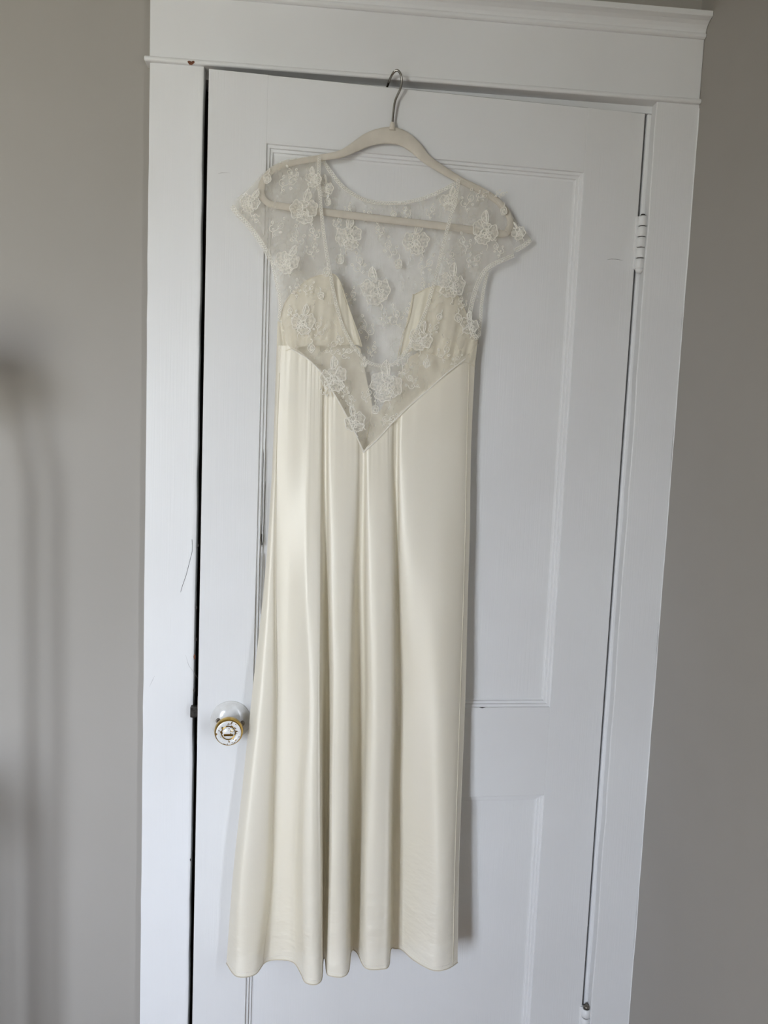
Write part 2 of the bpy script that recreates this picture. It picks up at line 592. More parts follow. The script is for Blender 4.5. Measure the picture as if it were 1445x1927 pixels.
rnd = random.Random(11)
V, F = [], []
NC = 110
for i in range(NC + 1):
    z = lerp(0.0, HEAD_Z - 0.001, i / NC)
    wdt = 0.0012 + 0.0016 * max(0, math.sin(i * .37) * math.sin(i * .11 + 1)) + rnd.uniform(0, 0.0009)
    V += [(RIGHT_X - 0.0012, 0.0003, z), (RIGHT_X - 0.0013, -wdt * .6, z), (RIGHT_X - 0.0002, -wdt, z)]
for i in range(NC):
    for k in range(2):
        F.append((3 * i + k, 3 * i + k + 1, 3 * i + k + 4, 3 * i + k + 3))
mesh_obj('caulk_bead', V, F, M_WHITE_V, trim2, smooth=True)

# jambs lining the opening
jl = boxes('trim_6', [(JX0 - 0.02, JX0, WALL_Y, WALL_Y + 0.12, 0, OPEN_T),
                      (JX0, JX0 + 0.012, WALL_Y + 0.045, WALL_Y + 0.09, 0, OPEN_T)], M_DARKWOOD_SHADE)  # latch-side jamb coloured dark so the shaded gap reads black
structure(jl)
jr = boxes('trim_7', [(JX1 - 0.0125, JX1 + 0.02, WALL_Y - 0.0005, WALL_Y + 0.12, 0, OPEN_T)], M_WHITE_V, bevel=0.003)
structure(jr)
jh = boxes('trim_8', [(JX0, JX1, WALL_Y - 0.0005, WALL_Y + 0.12, OPEN_T, OPEN_T + 0.03),
                      (JX0, JX1 - 0.013, WALL_Y + 0.045, WALL_Y + 0.09, OPEN_T - 0.012, OPEN_T)], M_WHITE_H)
structure(jh)

# ------------------------------------------------------------------ the door
door = empty('door_1', DOOR_M)
structure(door)
UL = -0.7342
PU0, PU1 = -0.6409, -0.1025
DT, DB = CAM_Z + 0.5682, 0.012
PZ1, PZ0 = CAM_Z + 0.4626, CAM_Z - 0.4838        # upper panel opening
QZ1, QZ0 = CAM_Z - 0.652, 0.21                   # lower panel opening
TD = 0.035


def dbox(name, u0, u1, z0, z1, w0, w1, m, bevel=0.0012):
    return box(name, u0, u1, -w1, -w0, z0, z1, m, door, world=False, bevel=bevel)


dbox('stile', UL, PU0, DB, DT, -TD, 0.0003, M_WHITE_V, 0.0005)
dbox('stile', PU1, 0.0, DB, DT, -TD, 0.0002, M_WHITE_V, 0.0006)
dbox('rail', PU0, PU1, PZ1, DT - 0.0003, -TD, 0.0, M_WHITE_H, 0.0003)
dbox('rail', PU0, PU1, QZ1, PZ0, -TD, 0.0, M_WHITE_H, 0.0003)
dbox('rail', PU0, PU1, DB, QZ0, -TD, 0.0, M_WHITE_H, 0.0003)
dbox('panel', PU0 - 0.006, PU1 + 0.006, PZ0 - 0.006, PZ1 + 0.006, -0.024, -0.0115, M_WHITE_V, 0)
dbox('panel', PU0 - 0.006, PU1 + 0.006, QZ0 - 0.006, QZ1 + 0.006, -0.024, -0.0115, M_WHITE_V, 0)
box('door_top_bounce_strip', UL + 0.001, -0.001, 0.001, TD - 0.001, DT - 0.001, DT + 0.0003, M_DARKWOOD_SHADE, door, world=False)  # unseen dark strip added to cut bounce into the head gap
MPROF = [(0.0, 0.0), (0.0007, -0.0034), (0.0015, -0.0036), (0.0050, -0.0040), (0.0058, -0.0074), (0.0066, -0.0076), (0.0100, -0.0079),
         (0.0108, -0.0108), (0.0116, -0.0110), (0.0152, -0.0117)]


def moulding(u0, u1, z0, z1):
    c = [(u0, z0), (u1, z0), (u1, z1), (u0, z1)]
    sg = [(1, 1), (-1, 1), (-1, -1), (1, -1)]
    for k in range(4):
        a, bb = k, (k + 1) % 4
        V, F = [], []
        for d, w in MPROF:
            V.append((c[a][0] + sg[a][0] * d, -w, c[a][1] + sg[a][1] * d))
            V.append((c[bb][0] + sg[bb][0] * d, -w, c[bb][1] + sg[bb][1] * d))
        for i in range(len(MPROF) - 1):
            F.append((2 * i, 2 * i + 1, 2 * i + 3, 2 * i + 2))
        mesh_obj('moulding', V, F, M_WHITE_H if k in (0, 2) else M_WHITE_V, door, world=False)


moulding(PU0, PU1, PZ0, PZ1)
moulding(PU0, PU1, QZ0, QZ1)


# knob
KC = D(434, 1355, 0.0)
ros = lathe('rosette', [(0.0345, 0.0), (0.0345, 0.0012), (0.0338, 0.0022), (0.0325, 0.0026), (0.0318, 0.0034), (0.029, 0.0062), (0.024, 0.0092), (0.018, 0.011), (0.012, 0.012), (0.001, 0.012)],
            KC, ND, M_ROSETTE, door, 56)
for (sx, sy) in ((411, 1356.5), (455.5, 1361)):
    s = D(sx, sy, 0.0102)
    lathe('screw', [(0.0046, -0.003), (0.0046, 0.0006), (0.0034, 0.0016), (0.0014, 0.0008), (0.0004, 0.0004)], s, ND, M_OLDSTEEL, ros, 16)
kn = lathe('knob', [(0.0105, 0.008), (0.0105, 0.026), (0.0125, 0.033), (0.0185, 0.039), (0.0225, 0.0435), (0.0240, 0.049), (0.0236, 0.0535),
                    (0.0224, 0.0568), (0.0206, 0.0588), (0.0180, 0.0593), (0.0122, 0.0584), (0.0118, 0.0566), (0.0108, 0.0566), (0.0104, 0.0582), (0.0085, 0.0598), (0.0005, 0.0602)],
           KC, ND, [M_BRASS, M_WORN], door, 56, fm=[0, 0, 0, 0, 0, 0, 0, 0, 1, 1, 0, 0, 0, 1, 1, 1])
sl = KC + ND * 0.0602 - Vector((0, 0, 0.0028))
v, f = box_vf(-0.0075, 0.0075, -0.0006, 0.0008, -0.0018, 0.0018)
Mk = Matrix.Translation(sl) @ Matrix.Rotation(TH, 4, 'Z')
mesh_obj('turn_slot', [Mk @ Vector(q) for q in v], f, M_BRASS, kn)
# latch bolt and face plate in the door edge
lz = D(362, 1345, 0).z
lt = box('latch', UL - 0.014, UL + 0.01, 0.011, 0.023, lz - 0.010, lz + 0.010, M_BLACKSTEEL, door, world=False, bevel=0.002)
box('latch_plate', UL - 0.0012, UL + 0.001, 0.005, 0.030, lz - 0.055, lz + 0.03, M_OLDSTEEL, door, world=False)

# hinges: barrel of five knuckles with painted-over joints
HUX, HW = 0.0068, 0.0052


def hinge(ztop, zbot, bare_tip):
    z = ztop
    step = (ztop - zbot) / 5.0
    cx, cy = HUX, -HW
    base = None
    for k in range(5):
        zz1 = ztop - k * step - 0.0007
        zz0 = ztop - (k + 1) * step + 0.0007
        org = DOOR_M @ Vector((cx, cy, zz0))
        r = 0.0080 + (0.0003 if k % 2 else 0)
        h = zz1 - zz0
        prof = [(r - 0.0012, 0), (r, 0.001), (r, h - 0.001), (r - 0.0012, h)]
        o = lathe('knuckle', prof, org, Vector((0, 0, 1)), M_WHITE_V, base if base else door, 20)
        if base is None:
            base = o
            o.name = 'hinge'
            MW[o.name] = DOOR_M.copy()
    lathe('hinge_pin', [(0.0060, 0), (0.0060, ztop - zbot)], DOOR_M @ Vector((cx, cy, zbot)), Vector((0, 0, 1)), M_CRACK, base, 14)
    tip = [(0.0050, -0.001), (0.0058, 0.001), (0.0058, 0.003), (0.0045, 0.0055), (0.001, 0.0065)] if bare_tip else [(0.0045, -0.001), (0.0048, 0.001), (0.003, 0.003), (0.001, 0.0035)]
    lathe('hinge_tip', tip, DOOR_M @ Vector((cx, cy, ztop)), Vector((0, 0, 1)), M_OLDSTEEL if bare_tip else M_CRACK, base, 16)
    if not bare_tip:
        tipb = [(0.0071, 0.001), (0.0066, -0.003), (0.0045, -0.006), (0.001, -0.0075)]
        lathe('hinge_tip', tipb, DOOR_M @ Vector((cx, cy, zbot)), Vector((0, 0, 1)), M_WHITE_V, base, 16)
    # leaf lapping onto the door edge
    mesh_obj('hinge_leaf', *box_vf(-0.004, 0.004, -0.0028, 0.004, zbot, ztop), M_WHITE_V, base, world=False, bevel=0.001)


hinge(D(1207, 408, 0).z, D(1203, 508, 0).z, False)
hz = D(1100, 1893, 0).z
hinge(hz, hz - 0.092, True)

# paint wear: chips and hairline cracks (fine marks lying on the paint)
def stroke_world(name, pts, r, m, parent, lift):
    """flat ribbon along pts (world), facing the room"""
    V, F = [], []
    n = len(pts)
    for i, p in enumerate(pts):
        t = (pts[min(i + 1, n - 1)] - pts[max(i - 1, 0)]).normalized()
        s = t.cross(Vector((0, 1, 0))).normalized()
        rr = r * (1 if 0 < i < n - 1 else 0.2)
        V += [p + s * rr, p - s * rr]
    for i in range(n - 1):
        F.append((2 * i, 2 * i + 1, 2 * i + 3, 2 * i + 2))
    return mesh_obj(name, V, F, m, parent)


def flat_poly(name, pts, m, parent):
    return mesh_obj(name, pts, [tuple(range(len(pts)))], m, parent)


chip = [(352.5, 116), (355, 114), (358, 114.5), (360, 116), (362, 114.5), (365, 114.5), (366.5, 117), (363, 121), (360, 122.5), (356, 121.5)]
flat_poly('paint_chip', [W(x, y, -0.0079) for x, y in chip], M_BARE, trim4)
halo = [(360 + (x - 360) * 1.25, 118 + (y - 118) * 1.3) for x, y in chip]
crk = smooth_poly([(361, 1014), (362, 1028), (361, 1040), (356, 1060), (350, 1083), (344, 1100), (339.5, 1115)], 4)
stroke_world('paint_crack', [W(x, y, -0.0003) for x, y in crk], 0.00035, M_CRACK, trim1, 0)
stroke_world('paint_crack', [W(x, y, -0.0003) for x, y in [(281, 1293), (287, 1280), (291, 1272)]], 0.0003, M_SCUFF, trim1, 0)
stroke_world('paint_crack', [W(x, y, -0.0003) for x, y in [(372, 1276), (355, 1252), (349, 1232)]], 0.0003, M_SCUFF, trim1, 0)
stroke_world('paint_crack', [D(x, y, 0.0006) for x, y in [(1142, 489), (1150, 487.5), (1160, 488), (1172, 490)]], 0.0003, M_CRACK, door, 0)
stroke_world('scuff', [D(x, y, 0.0006) for x, y in [(410, 327), (418, 325), (432, 325)]], 0.0004, M_SCUFF, door, 0)
for (x, y, s) in ((372.5, 1026, 2.2), (369.5, 1143, 2.4), (368.2, 1203, 2.6), (366, 1236, 3.2), (365.5, 1299, 3.0), (358.5, 1618, 2.0)):
    p = [(x + s * .6 * math.cos(a), y + s * 1.5 * math.sin(a)) for a in [i * math.pi / 4 for i in range(8)]]
    flat_poly('paint_chip', [W(px, py, -0.0004) for px, py in p], M_BARE if s in (3.2,) else M_CRACK, trim1)
flat_poly('paint_chip', [D(x, y, 0.0006) for x, y in [(901, 1331.2), (908, 1330.8), (914, 1331.5), (907, 1332.8)]], M_CRACK, door)

for pts, r in (([(496, 845), (494.5, 900), (494, 950), (492.5, 1000), (492, 1030)], 0.0005), ([(492.3, 1004), (492, 1014), (493, 1026)], 0.0011),
               ([(499.5, 905), (498, 960), (496, 1010), (493.5, 1030)], 0.0004), ([(491.5, 1040), (491, 1090), (490, 1155)], 0.0012)):
    stroke_world('paint_crack', [D(x, y, -0.0015) for x, y in smooth_poly(pts, 4)], r, M_CRACK if r != 0.0012 else M_SCUFF, door, 0)

# ------------------------------------------------------------------ the hanger
hang_base = D(738, 440, 0.009)
hanger = empty('clothes_hanger', Matrix.Translation(hang_base))
hanger['label'] = 'ivory velvet clothes hanger with a thin steel hook over the door top'
hanger['category'] = 'hanger'

HP = [(725, 413, 7.2), (610, 399, 7.2), (522, 387, 6.8), (503, 381, 6.3), (493, 369, 6.3), (492, 351, 6.3), (500, 333, 6.3), (519, 317, 6.3),
      (548, 307, 6), (600, 297.5, 6.2), (640, 290, 7.2), (665, 278, 9.6), (690, 264, 12.8), (714, 256.5, 15), (738, 255, 16.2), (760, 261.5, 14.6),
      (782, 278, 12.2), (802, 299, 9.2), (832, 319, 7.6), (866, 339, 6.6), (905, 358, 6.4), (933, 376, 6.3), (950, 394, 6.3), (960, 414, 6.3),
      (957, 432, 6.4), (940, 440, 6.8), (845, 427, 7.2)]
n = len(HP)
path = []
for i in range(n):
    seg4 = [HP[(i - 1) % n], HP[i], HP[(i + 1) % n], HP[(i + 2) % n]]
    for k in range(6):
        path.append(catmull(seg4, 1 + k / 6.0))
N = len(path)
sec = [(1, -.55), (1, .55), (.8, 1), (0, 1.08), (-.8, 1), (-1, .55), (-1, -.55), (-.8, -1), (0, -1.05), (.8, -1)]
V, F = [], []
for i, (x, y, hw) in enumerate(path):
    a, c = path[i - 1], path[(i + 1) % N]
    tx, ty = c[0] - a[0], c[1] - a[1]
    L = math.hypot(tx, ty)
    nx, ny = -ty / L, tx / L
    for s, t in sec:
        V.append(D(x + nx * hw * s, y + ny * hw * s, 0.0095 + 0.003 * t))
ns = len(sec)
for i in range(N):
    j = (i + 1) % N
    for k in range(ns):
        F.append((i * ns + k, i * ns + (k + 1) % ns, j * ns + (k + 1) % ns, j * ns + k))
mesh_obj('hanger_body', V, F, M_VELVET, hanger, smooth=True)
lathe('hook_collar', [(0.0062, -0.004), (0.0056, 0.0), (0.0042, 0.005), (0.0036, 0.009), (0.0022, 0.010)], D(738, 242, 0.0095), Vector((0.02, 0, 1)), M_VELVET, hanger, 20)
HK = [(738.3, 238, .0095), (739.2, 222, .0105), (741.2, 203, .0115), (743.5, 190, .0125), (748, 179, .0145), (753.2, 167.5, .017), (756, 154.3, .019),
      (755, 143.6, .0205), (751.7, 136, .020), (747.3, 132.6, .019), (742, 134.9, .017), (737, 141.7, .012), (733, 150.5, .004), (729, 162, -.007), (727, 166, -.011)]
tube('hook', [D(*p) for p in smooth_poly(HK, 5)], 0.0019, M_STEEL, hanger, 10)

# ------------------------------------------------------------------ the nightgown
HEM_Z = CAM_Z - 0.9274
gown = empty('nightgown', Matrix.Translation(D(650, 1800, 0.03)))
gown['label'] = 'long cream satin nightgown with sheer floral lace cap-sleeve top'
gown['category'] = 'nightgown'

LV = [640, 860, 1000, 1100, 1300, 1500, 1650]
SK = [  # x at the levels, height off the door at the levels, hem pixel
    ([521, 513, 505, 497, 475, 454, 438], [.020, .022, .024, .026, .030, .034, .035], (426, 1812)),
    ([523, 515, 509, 504, 490, 470, 455], [.026, .028, .032, .037, .048, .060, .066], (445, 1837)),
    ([526, 518, 514, 513, 512, 504, 497], [.029, .031, .034, .038, .046, .054, .057], (479, 1834)),
    ([531, 522, 521, 521, 523, 518, 514], [.030, .031, .032, .033, .034, .036, .036], (499, 1811)),
    ([547, 541, 540, 541, 540, 535, 532], [.033, .034, .035, .036, .036, .036, .036], (524, 1806)),
    ([569, 565, 562, 562, 566, 559, 555], [.034, .036, .041, .045, .049, .047, .044], (552, 1811)),
    ([584, 579, 575, 575, 578, 568, 564], [.035, .038, .045, .051, .060, .068, .070], (566, 1832)),
    ([590, 586, 583, 582, 583, 574, 571], [.035, .038, .045, .052, .064, .078, .086], (574, 1848)),
    ([598, 595, 592, 591, 591, 587, 586], [.035, .038, .045, .052, .066, .083, .093], (589, 1853)),
    ([604, 600, 599, 599, 598, 598, 599], [.035, .038, .044, .051, .065, .081, .090], (601, 1849)),
    ([608, 605, 604, 604, 603, 604, 606], [.034, .036, .041, .047, .060, .074, .080], (606, 1838)),
    ([609, 608, 608, 608, 608, 608, 608], [.033, .029, .027, .026, .027, .030, .032], (608, 1806)),
    ([615, 614, 615, 616, 618, 617, 615], [.033, .029, .027, .025, .025, .028, .030], (612, 1806)),
    ([620, 618, 619, 620, 624, 622, 620], [.034, .035, .038, .043, .054, .064, .070], (615, 1831)),
    ([632, 630, 630, 630, 633, 630, 628], [.035, .037, .042, .048, .060, .070, .079], (624, 1837)),
    ([652, 652, 651, 649, 650, 647, 645], [.035, .037, .042, .048, .060, .070, .079], (645, 1838)),
    ([668, 671, 668, 664, 661, 659, 658], [.035, .036, .038, .043, .052, .060, .066], (656, 1826)),
    ([676, 678, 675, 671, 667, 664, 661], [.035, .032, .027, .023, .019, .017, .017], (661, 1790)),
    ([684, 685, 684, 684, 685, 680, 675], [.035, .032, .027, .023, .019, .017, .017], (672, 1793)),
    ([690, 691, 690, 690, 692, 688, 685], [.036, .037, .040, .044, .050, .055, .060], (683, 1816)),
    ([704, 705, 705, 705, 706, 702, 699], [.036, .038, .044, .050, .060, .067, .070], (694, 1824)),
    ([726, 726, 728, 728, 728, 724, 722], [.036, .038, .044, .050, .060, .067, .071], (716, 1824)),
    ([739, 736, 740, 741, 741, 736, 734], [.035, .036, .039, .044, .052, .060, .064], (731, 1818)),
    ([747, 742, 744, 744, 744, 739, 736], [.034, .029, .026, .024, .021, .019, .019], (735, 1787)),
    ([753, 748, 749, 750, 754, 748, 745], [.034, .029, .026, .023, .020, .018, .018], (744, 1785)),
    ([764, 753, 754, 756, 762, 760, 757], [.036, .036, .038, .036, .032, .028, .025], (757, 1788)),
    ([790, 780, 779, 780, 785, 785, 783], [.036, .039, .044, .046, .046, .048, .050], (780, 1808)),
    ([830, 826, 825, 824, 824, 822, 820], [.035, .038, .045, .052, .060, .070, .078], (815, 1826)),
    ([870, 867, 864, 862, 855, 850, 846], [.029, .032, .036, .042, .052, .065, .076], (842, 1823)),
    ([896, 886, 884, 881, 876, 868, 863], [.018, .020, .022, .024, .032, .045, .055], (861, 1811)),
]
VX = [518, 545, 575, 605, 625, 645, 665, 684, 708, 735, 765, 790, 812, 835, 855, 876, 900]
VY = [655, 656, 673, 702, 735, 770, 806, 852, 828, 798, 768, 746, 727, 706, 690, 672, 664]


def pchip(xs, ys, x):
    n = len(xs)
    if x <= xs[0]:
        return ys[0] + (ys[1] - ys[0]) / (xs[1] - xs[0]) * (x - xs[0])
    if x >= xs[-1]:
        return ys[-1]
    d = [(ys[i + 1] - ys[i]) / (xs[i + 1] - xs[i]) for i in range(n - 1)]
    mm = [d[0]] + [0 if d[i - 1] * d[i] <= 0 else 2 * d[i - 1] * d[i] / (d[i - 1] + d[i]) for i in range(1, n - 1)] + [d[-1]]
    for i in range(n - 1):
        if x <= xs[i + 1]:
            h = xs[i + 1] - xs[i]
            t = (x - xs[i]) / h
            return ((2 * t ** 3 - 3 * t ** 2 + 1) * ys[i] + (t ** 3 - 2 * t ** 2 + t) * h * mm[i]
                    + (-2 * t ** 3 + 3 * t ** 2) * ys[i + 1] + (t ** 3 - t ** 2) * h * mm[i + 1])


SKY = []
for xs, ws, (hx, hy) in SK:
    wh = door_w(Zp(hx, hy, HEM_Z))
    ys = LV + [hy]
    xs2, ws2 = xs + [hx], ws + [wh]
    yt = 760
    for _ in range(12):
        yt = interp(VX, VY, pchip(ys, xs2, yt))
    SKY.append((ys, xs2, ws2, yt - 5, hy))

NV, PER = 90, 9


def skirt_row(v):
    pts = []
    for ys, xs, ws, yt, yh in SKY:
        y = lerp(yt, yh, v)
        pts.append(tuple(D(pchip(ys, xs, y), y, pchip(ys, ws, y))))
    return pts


rows = [smooth_poly(skirt_row(i / NV), PER) for i in range(NV + 1)]
# the hem really hangs level: small gathers near the seam under the lace
NU = len(rows[0])
V, F = [], []
for j, r in enumerate(rows):
    v = j / NV
    for i, p in enumerate(r):
        g = 0.0
        u = i / PER
        env = math.exp(-v * 16)
        g += 0.0003 * env * (math.sin(u * 6.3 + 0.4) + 0.6 * math.sin(u * 13.1))
        V.append(Vector(p) + ND * g)
for j in range(NV):
    for i in range(NU - 1):
        a = j * NU + i
        F.append((a, a + 1, a + NU + 1, a + NU))
sk = mesh_obj('skirt_front', V, F, M_SATIN, gown, smooth=True)
SKV = V

# rolled hem and the side seams
hem = [SKV[NV * NU + i] for i in range(NU)]
tube('hem_roll', hem, 0.0010, M_HEM, gown, 6)
st = []
SV, SF = [], []
rowa = smooth_poly(skirt_row(0.9935), PER)
for i in range(0, NU - 1, 1):
    a = Vector(rowa[i]) + ND * 0.0005; c = Vector(rowa[i + 1]) + ND * 0.0005
    nst = max(1, int((c - a).length / 0.0032))
    for k in range(nst):
        q0 = a.lerp(c, k / nst); q1 = a.lerp(c, (k + .6) / nst)
        tv, tf = tube_vf([q0, q1], 0.0003, 4)
        kk = len(SV); SV += tv; SF += [tuple(x + kk for x in ff) for ff in tf]
o = mesh_obj('hem_stitching', SV, SF, M_CORD, gown)
o['kind'] = 'stuff'
tube('side_seam', [SKV[j * NU + 3 * PER - 2] + ND * 0.0003 for j in range(4, NV + 1)], 0.0006, M_LINING, gown, 6)
tube('side_seam', [SKV[j * NU + (len(SKY) - 2) * PER + 4] + ND * 0.0003 for j in range(0, NV + 1)], 0.0006, M_LINING, gown, 6)

# back of the skirt, with the low neck at its top
BTX = [520, 560, 600, 640, 677, 690, 706, 722, 742, 770, 810, 850, 899]
BTY = [604, 625, 640, 648, 652, 715, 786, 760, 722, 672, 652, 640, 630]
NB = 60
V, F = [], []
LEFT, RIGHT = SKY[0], SKY[-1]
for j in range(NV + 1):
    v = j / NV
    for i in range(NB + 1):
        u = i / NB
        xl = pchip(LEFT[0], LEFT[1], lerp(604, LEFT[4], v)); xr_ = pchip(RIGHT[0], RIGHT[1], lerp(630, RIGHT[4], v))
        x = lerp(xl, xr_, u)
        yt = interp(BTX, BTY, lerp(520, 899, u))
        if v >= 1 - 1e-9:
            pass
        y = lerp(yt, lerp(LEFT[4], RIGHT[4], u), v)
        wl_ = pchip(LEFT[0], LEFT[2], y); wr_ = pchip(RIGHT[0], RIGHT[2], y)
        edge = lerp(wl_, wr_, u)
        k = min(1.0, min(u, 1 - u) / 0.07)
        w = lerp(edge, 0.007 + 0.004 * v + 0.003 * v * math.sin(u * 21), sstep(k))
        # the back drops a lobe between the first two folds
        w += 0.024 * v ** 4 * math.exp(-((x - 512) / 14.0) ** 2)
        p = D(x, y, w)
        if v > 0.5:
            zt = HEM_Z - 0.0008
            ph = D(x, y, w)
            f_ = sstep((v - 0.5) / 0.5)
            yh = lerp(LEFT[4], RIGHT[4], u)
            z_end = D(x, yh, w).z
            p = p + Vector((0, 0, (zt - z_end) * f_ * v))
        V.append(p)
for j in range(NV):
    for i in range(NB):
        a = j * (NB + 1) + i
        F.append((a, a + NB + 1, a + NB + 2, a + 1))
mesh_obj('skirt_back', V, F, M_SATIN, gown, smooth=True)
hemb = [V[NV * (NB + 1) + i] for i in range(NB + 1)]
tube('hem_roll', hemb, 0.0010, M_HEM, gown, 6)


# ---- lace surfaces: height off the door as a function of the pixel
def w_front(px, py):
    w = 0.0165 + 0.0225 * sstep((py - 300) / 330.0)
    w -= 0.012 * sstep((565 - px) / 60.0) * sstep((py - 330) / 250.0)
    w -= 0.016 * sstep((px - 835) / 70.0) * sstep((py - 330) / 250.0)
    w += 0.0010 * math.sin(px * 0.06 + py * 0.017) * sstep((py - 330) / 60.0)
    return w


def w_back(px, py):
    return 0.0042 + 0.0009 * math.sin(px * 0.05 + py * 0.02)


def rail_loft(name, pairs, wfun, m, per=5, across=22, parent=gown):
    P = smooth_poly([(a[0], a[1], c[0], c[1]) for a, c in pairs], per)
    V, F = [], []
    for q in P:
        for k in range(across + 1):
            t = k / across
            x, y = lerp(q[0], q[2], t), lerp(q[1], q[3], t)
            V.append(D(x, y, wfun(x, y)))
    for j in range(len(P) - 1):
        for k in range(across):
            a = j * (across + 1) + k
            F.append((a, a + across + 1, a + across + 2, a + 1))
    return mesh_obj(name, V, F, m, parent, smooth=True), P


FL = [((600, 292), (602, 293)), ((540, 300), (600, 315)), ((500, 321), (600, 335)), ((470, 352), (601, 360)), ((436, 387), (604, 390)), ((460, 416), (606, 412)),
      ((494, 460), (611, 450)), ((511, 492), (617, 490)), ((524, 548), (628, 550)), ((526, 598), (640, 600)), ((535, 632), (655, 635)), ((547, 656), (672, 660)),
      ((578, 675), (690, 680)), ((605, 702), (714, 689)), ((625, 735), (709, 720)), ((645, 770), (702, 755)), ((665, 808), (694, 800)), ((684, 853), (684.5, 853))]
FR = [((863, 335), (862, 336)), ((890, 347), (861, 350)), ((920, 365), (858, 370)), ((942, 390), (853, 392)), ((953, 432), (843, 425)), ((967, 480), (833, 465)),
      ((938, 493), (829, 483)), ((913, 510), (823, 510)), ((896, 542), (812, 550)), ((886, 580), (802, 585)), ((883, 605), (795, 603)), ((890, 628), (785, 622)),
      ((897, 641), (777, 640)), ((890, 656), (767, 657)), ((876, 674), (757, 673)), ((855, 690), (744, 684)), ((835, 706), (729, 689)), ((812, 727), (714, 689)),
      ((790, 746), (711, 710)), ((765, 768), (706, 738)), ((735, 798), (699, 785)), ((708, 828), (691, 826)), ((684.5, 853), (684, 853))]
fl, PFL = rail_loft('lace_front', FL, w_front, M_NET)
fr, PFR = rail_loft('lace_front', FR, w_front, M_NET)


def bl_in(y):
    return 602 - 72 * (y - 294) / 406.0


BL = [((600, 292), 294), ((540, 301), 330), ((501, 322), 370), ((471, 353), 400), ((441, 388), 430), ((463, 418), 455), ((497, 462), 490), ((512, 494), 520),
      ((519, 550), 580), ((523, 600), 620), ((526, 690), 700)]
rail_loft('lace_back', [(a, (bl_in(y), y)) for a, y in BL], w_back, M_NET)


def br_in(y):
    return 866 + 20 * (y - 342) / 358.0


BR = [((867, 339), 342), ((900, 352), 360), ((930, 369), 380), ((955, 397), 400), ((980, 428), 425), ((1000, 451), 445), ((985, 464), 462), ((968, 473), 475),
      ((920, 510), 515), ((910, 540), 545), ((905, 580), 580), ((903, 620), 620), ((899, 660), 660), ((893, 700), 700)]
rail_loft('lace_back', [(a, (br_in(y), y)) for a, y in BR], lambda x, y: w_back(x, y) + 0.006, M_NET)
NK = [(606, 300), (621, 321.5), (638, 344), (659, 362), (684, 375), (711, 381), (735, 382.5), (766, 380.5), (800, 372), (828, 360), (855, 346), (866, 341)]
nkp = []
for i, (x, y) in enumerate(NK):
    t = i / (len(NK) - 1)
    nkp.append(((x, y), (lerp(530, 886, t), 700)))
rail_loft('lace_back', nkp, w_back, M_NET, across=30)


# ---- satin bust lining behind the lace, gathered in soft pleats
def cup(top, bottom, seed, ph):
    tp = smooth_poly(top, 8); bt = smooth_poly(bottom, 8)
    n = min(len(tp), len(bt))
    V, F = [], []
    R = 16
    for i in range(n):
        for j in range(R + 1):
            t = j / R
            x, y = lerp(tp[i][0], bt[i][0], t), lerp(tp[i][1], bt[i][1], t)
            u = i / (n - 1)
            w = w_front(x, y) - 0.005 + 0.0022 * (0.4 + 0.6 * t) * (math.sin(u * 34 + ph) + 0.5 * math.sin(u * 61 + 2 * ph)) - 0.003 * (1 - math.sin(math.pi * t) ** .5)
            V.append(D(x, y, w))
    for i in range(n - 1):
        for j in range(R):
            a = i * (R + 1) + j
            F.append((a, a + 1, a + R + 2, a + R + 1))
    return mesh_obj('bust_lining', V, F, M_LINING, gown, smooth=True), tp, bt


c1, tp1, bt1 = cup([(526, 602), (536, 570), (556, 545), (580, 526), (606, 517), (628, 516), (641, 532), (652, 565), (664, 600)],
                   [(533, 662), (545, 657), (560, 653), (578, 651), (596, 650), (618, 650), (642, 649), (664, 648), (681, 652)], 1, 0.3)
c2, tp2, bt2 = cup([(776, 556), (790, 549), (806, 542), (828, 538), (850, 546), (868, 568), (880, 598), (890, 625), (899, 640)],
                   [(750, 676), (765, 664), (785, 658), (806, 664), (826, 673), (846, 679), (862, 683), (876, 682), (893, 690)], 2, 1.1)
for tp, bt in ((tp1, bt1), (tp2, bt2)):
    tube('lining_seam', [D(x, y, w_front(x, y) - 0.002) for x, y in bt], 0.0006, M_LINING, gown, 6)
    tube('lining_seam', [D(x, y, w_front(x, y) - 0.0065) for x, y in tp], 0.0006, M_LINING, gown, 6)
tube('lining_seam', [D(x, y, w_front(x, y) - 0.003) for x, y in smooth_poly([(777, 553), (774, 580), (768, 605), (758, 630), (752, 655), (748, 677)], 5)], 0.0007, M_LINING, gown, 6)
tube('lining_seam', [D(x, y, w_front(x, y) - 0.003) for x, y in smooth_poly([(641, 532), (650, 560), (662, 595), (674, 628), (681, 652)], 5)], 0.0007, M_LINING, gown, 6)

# care tag sewn inside, showing through the satin
mesh_obj('care_tag', [D(538, 738, 0.0265), D(562, 738, 0.0265), D(562, 756, 0.0265), D(538, 756, 0.0265)], [(0, 1, 2, 3)], M_TAG, gown)


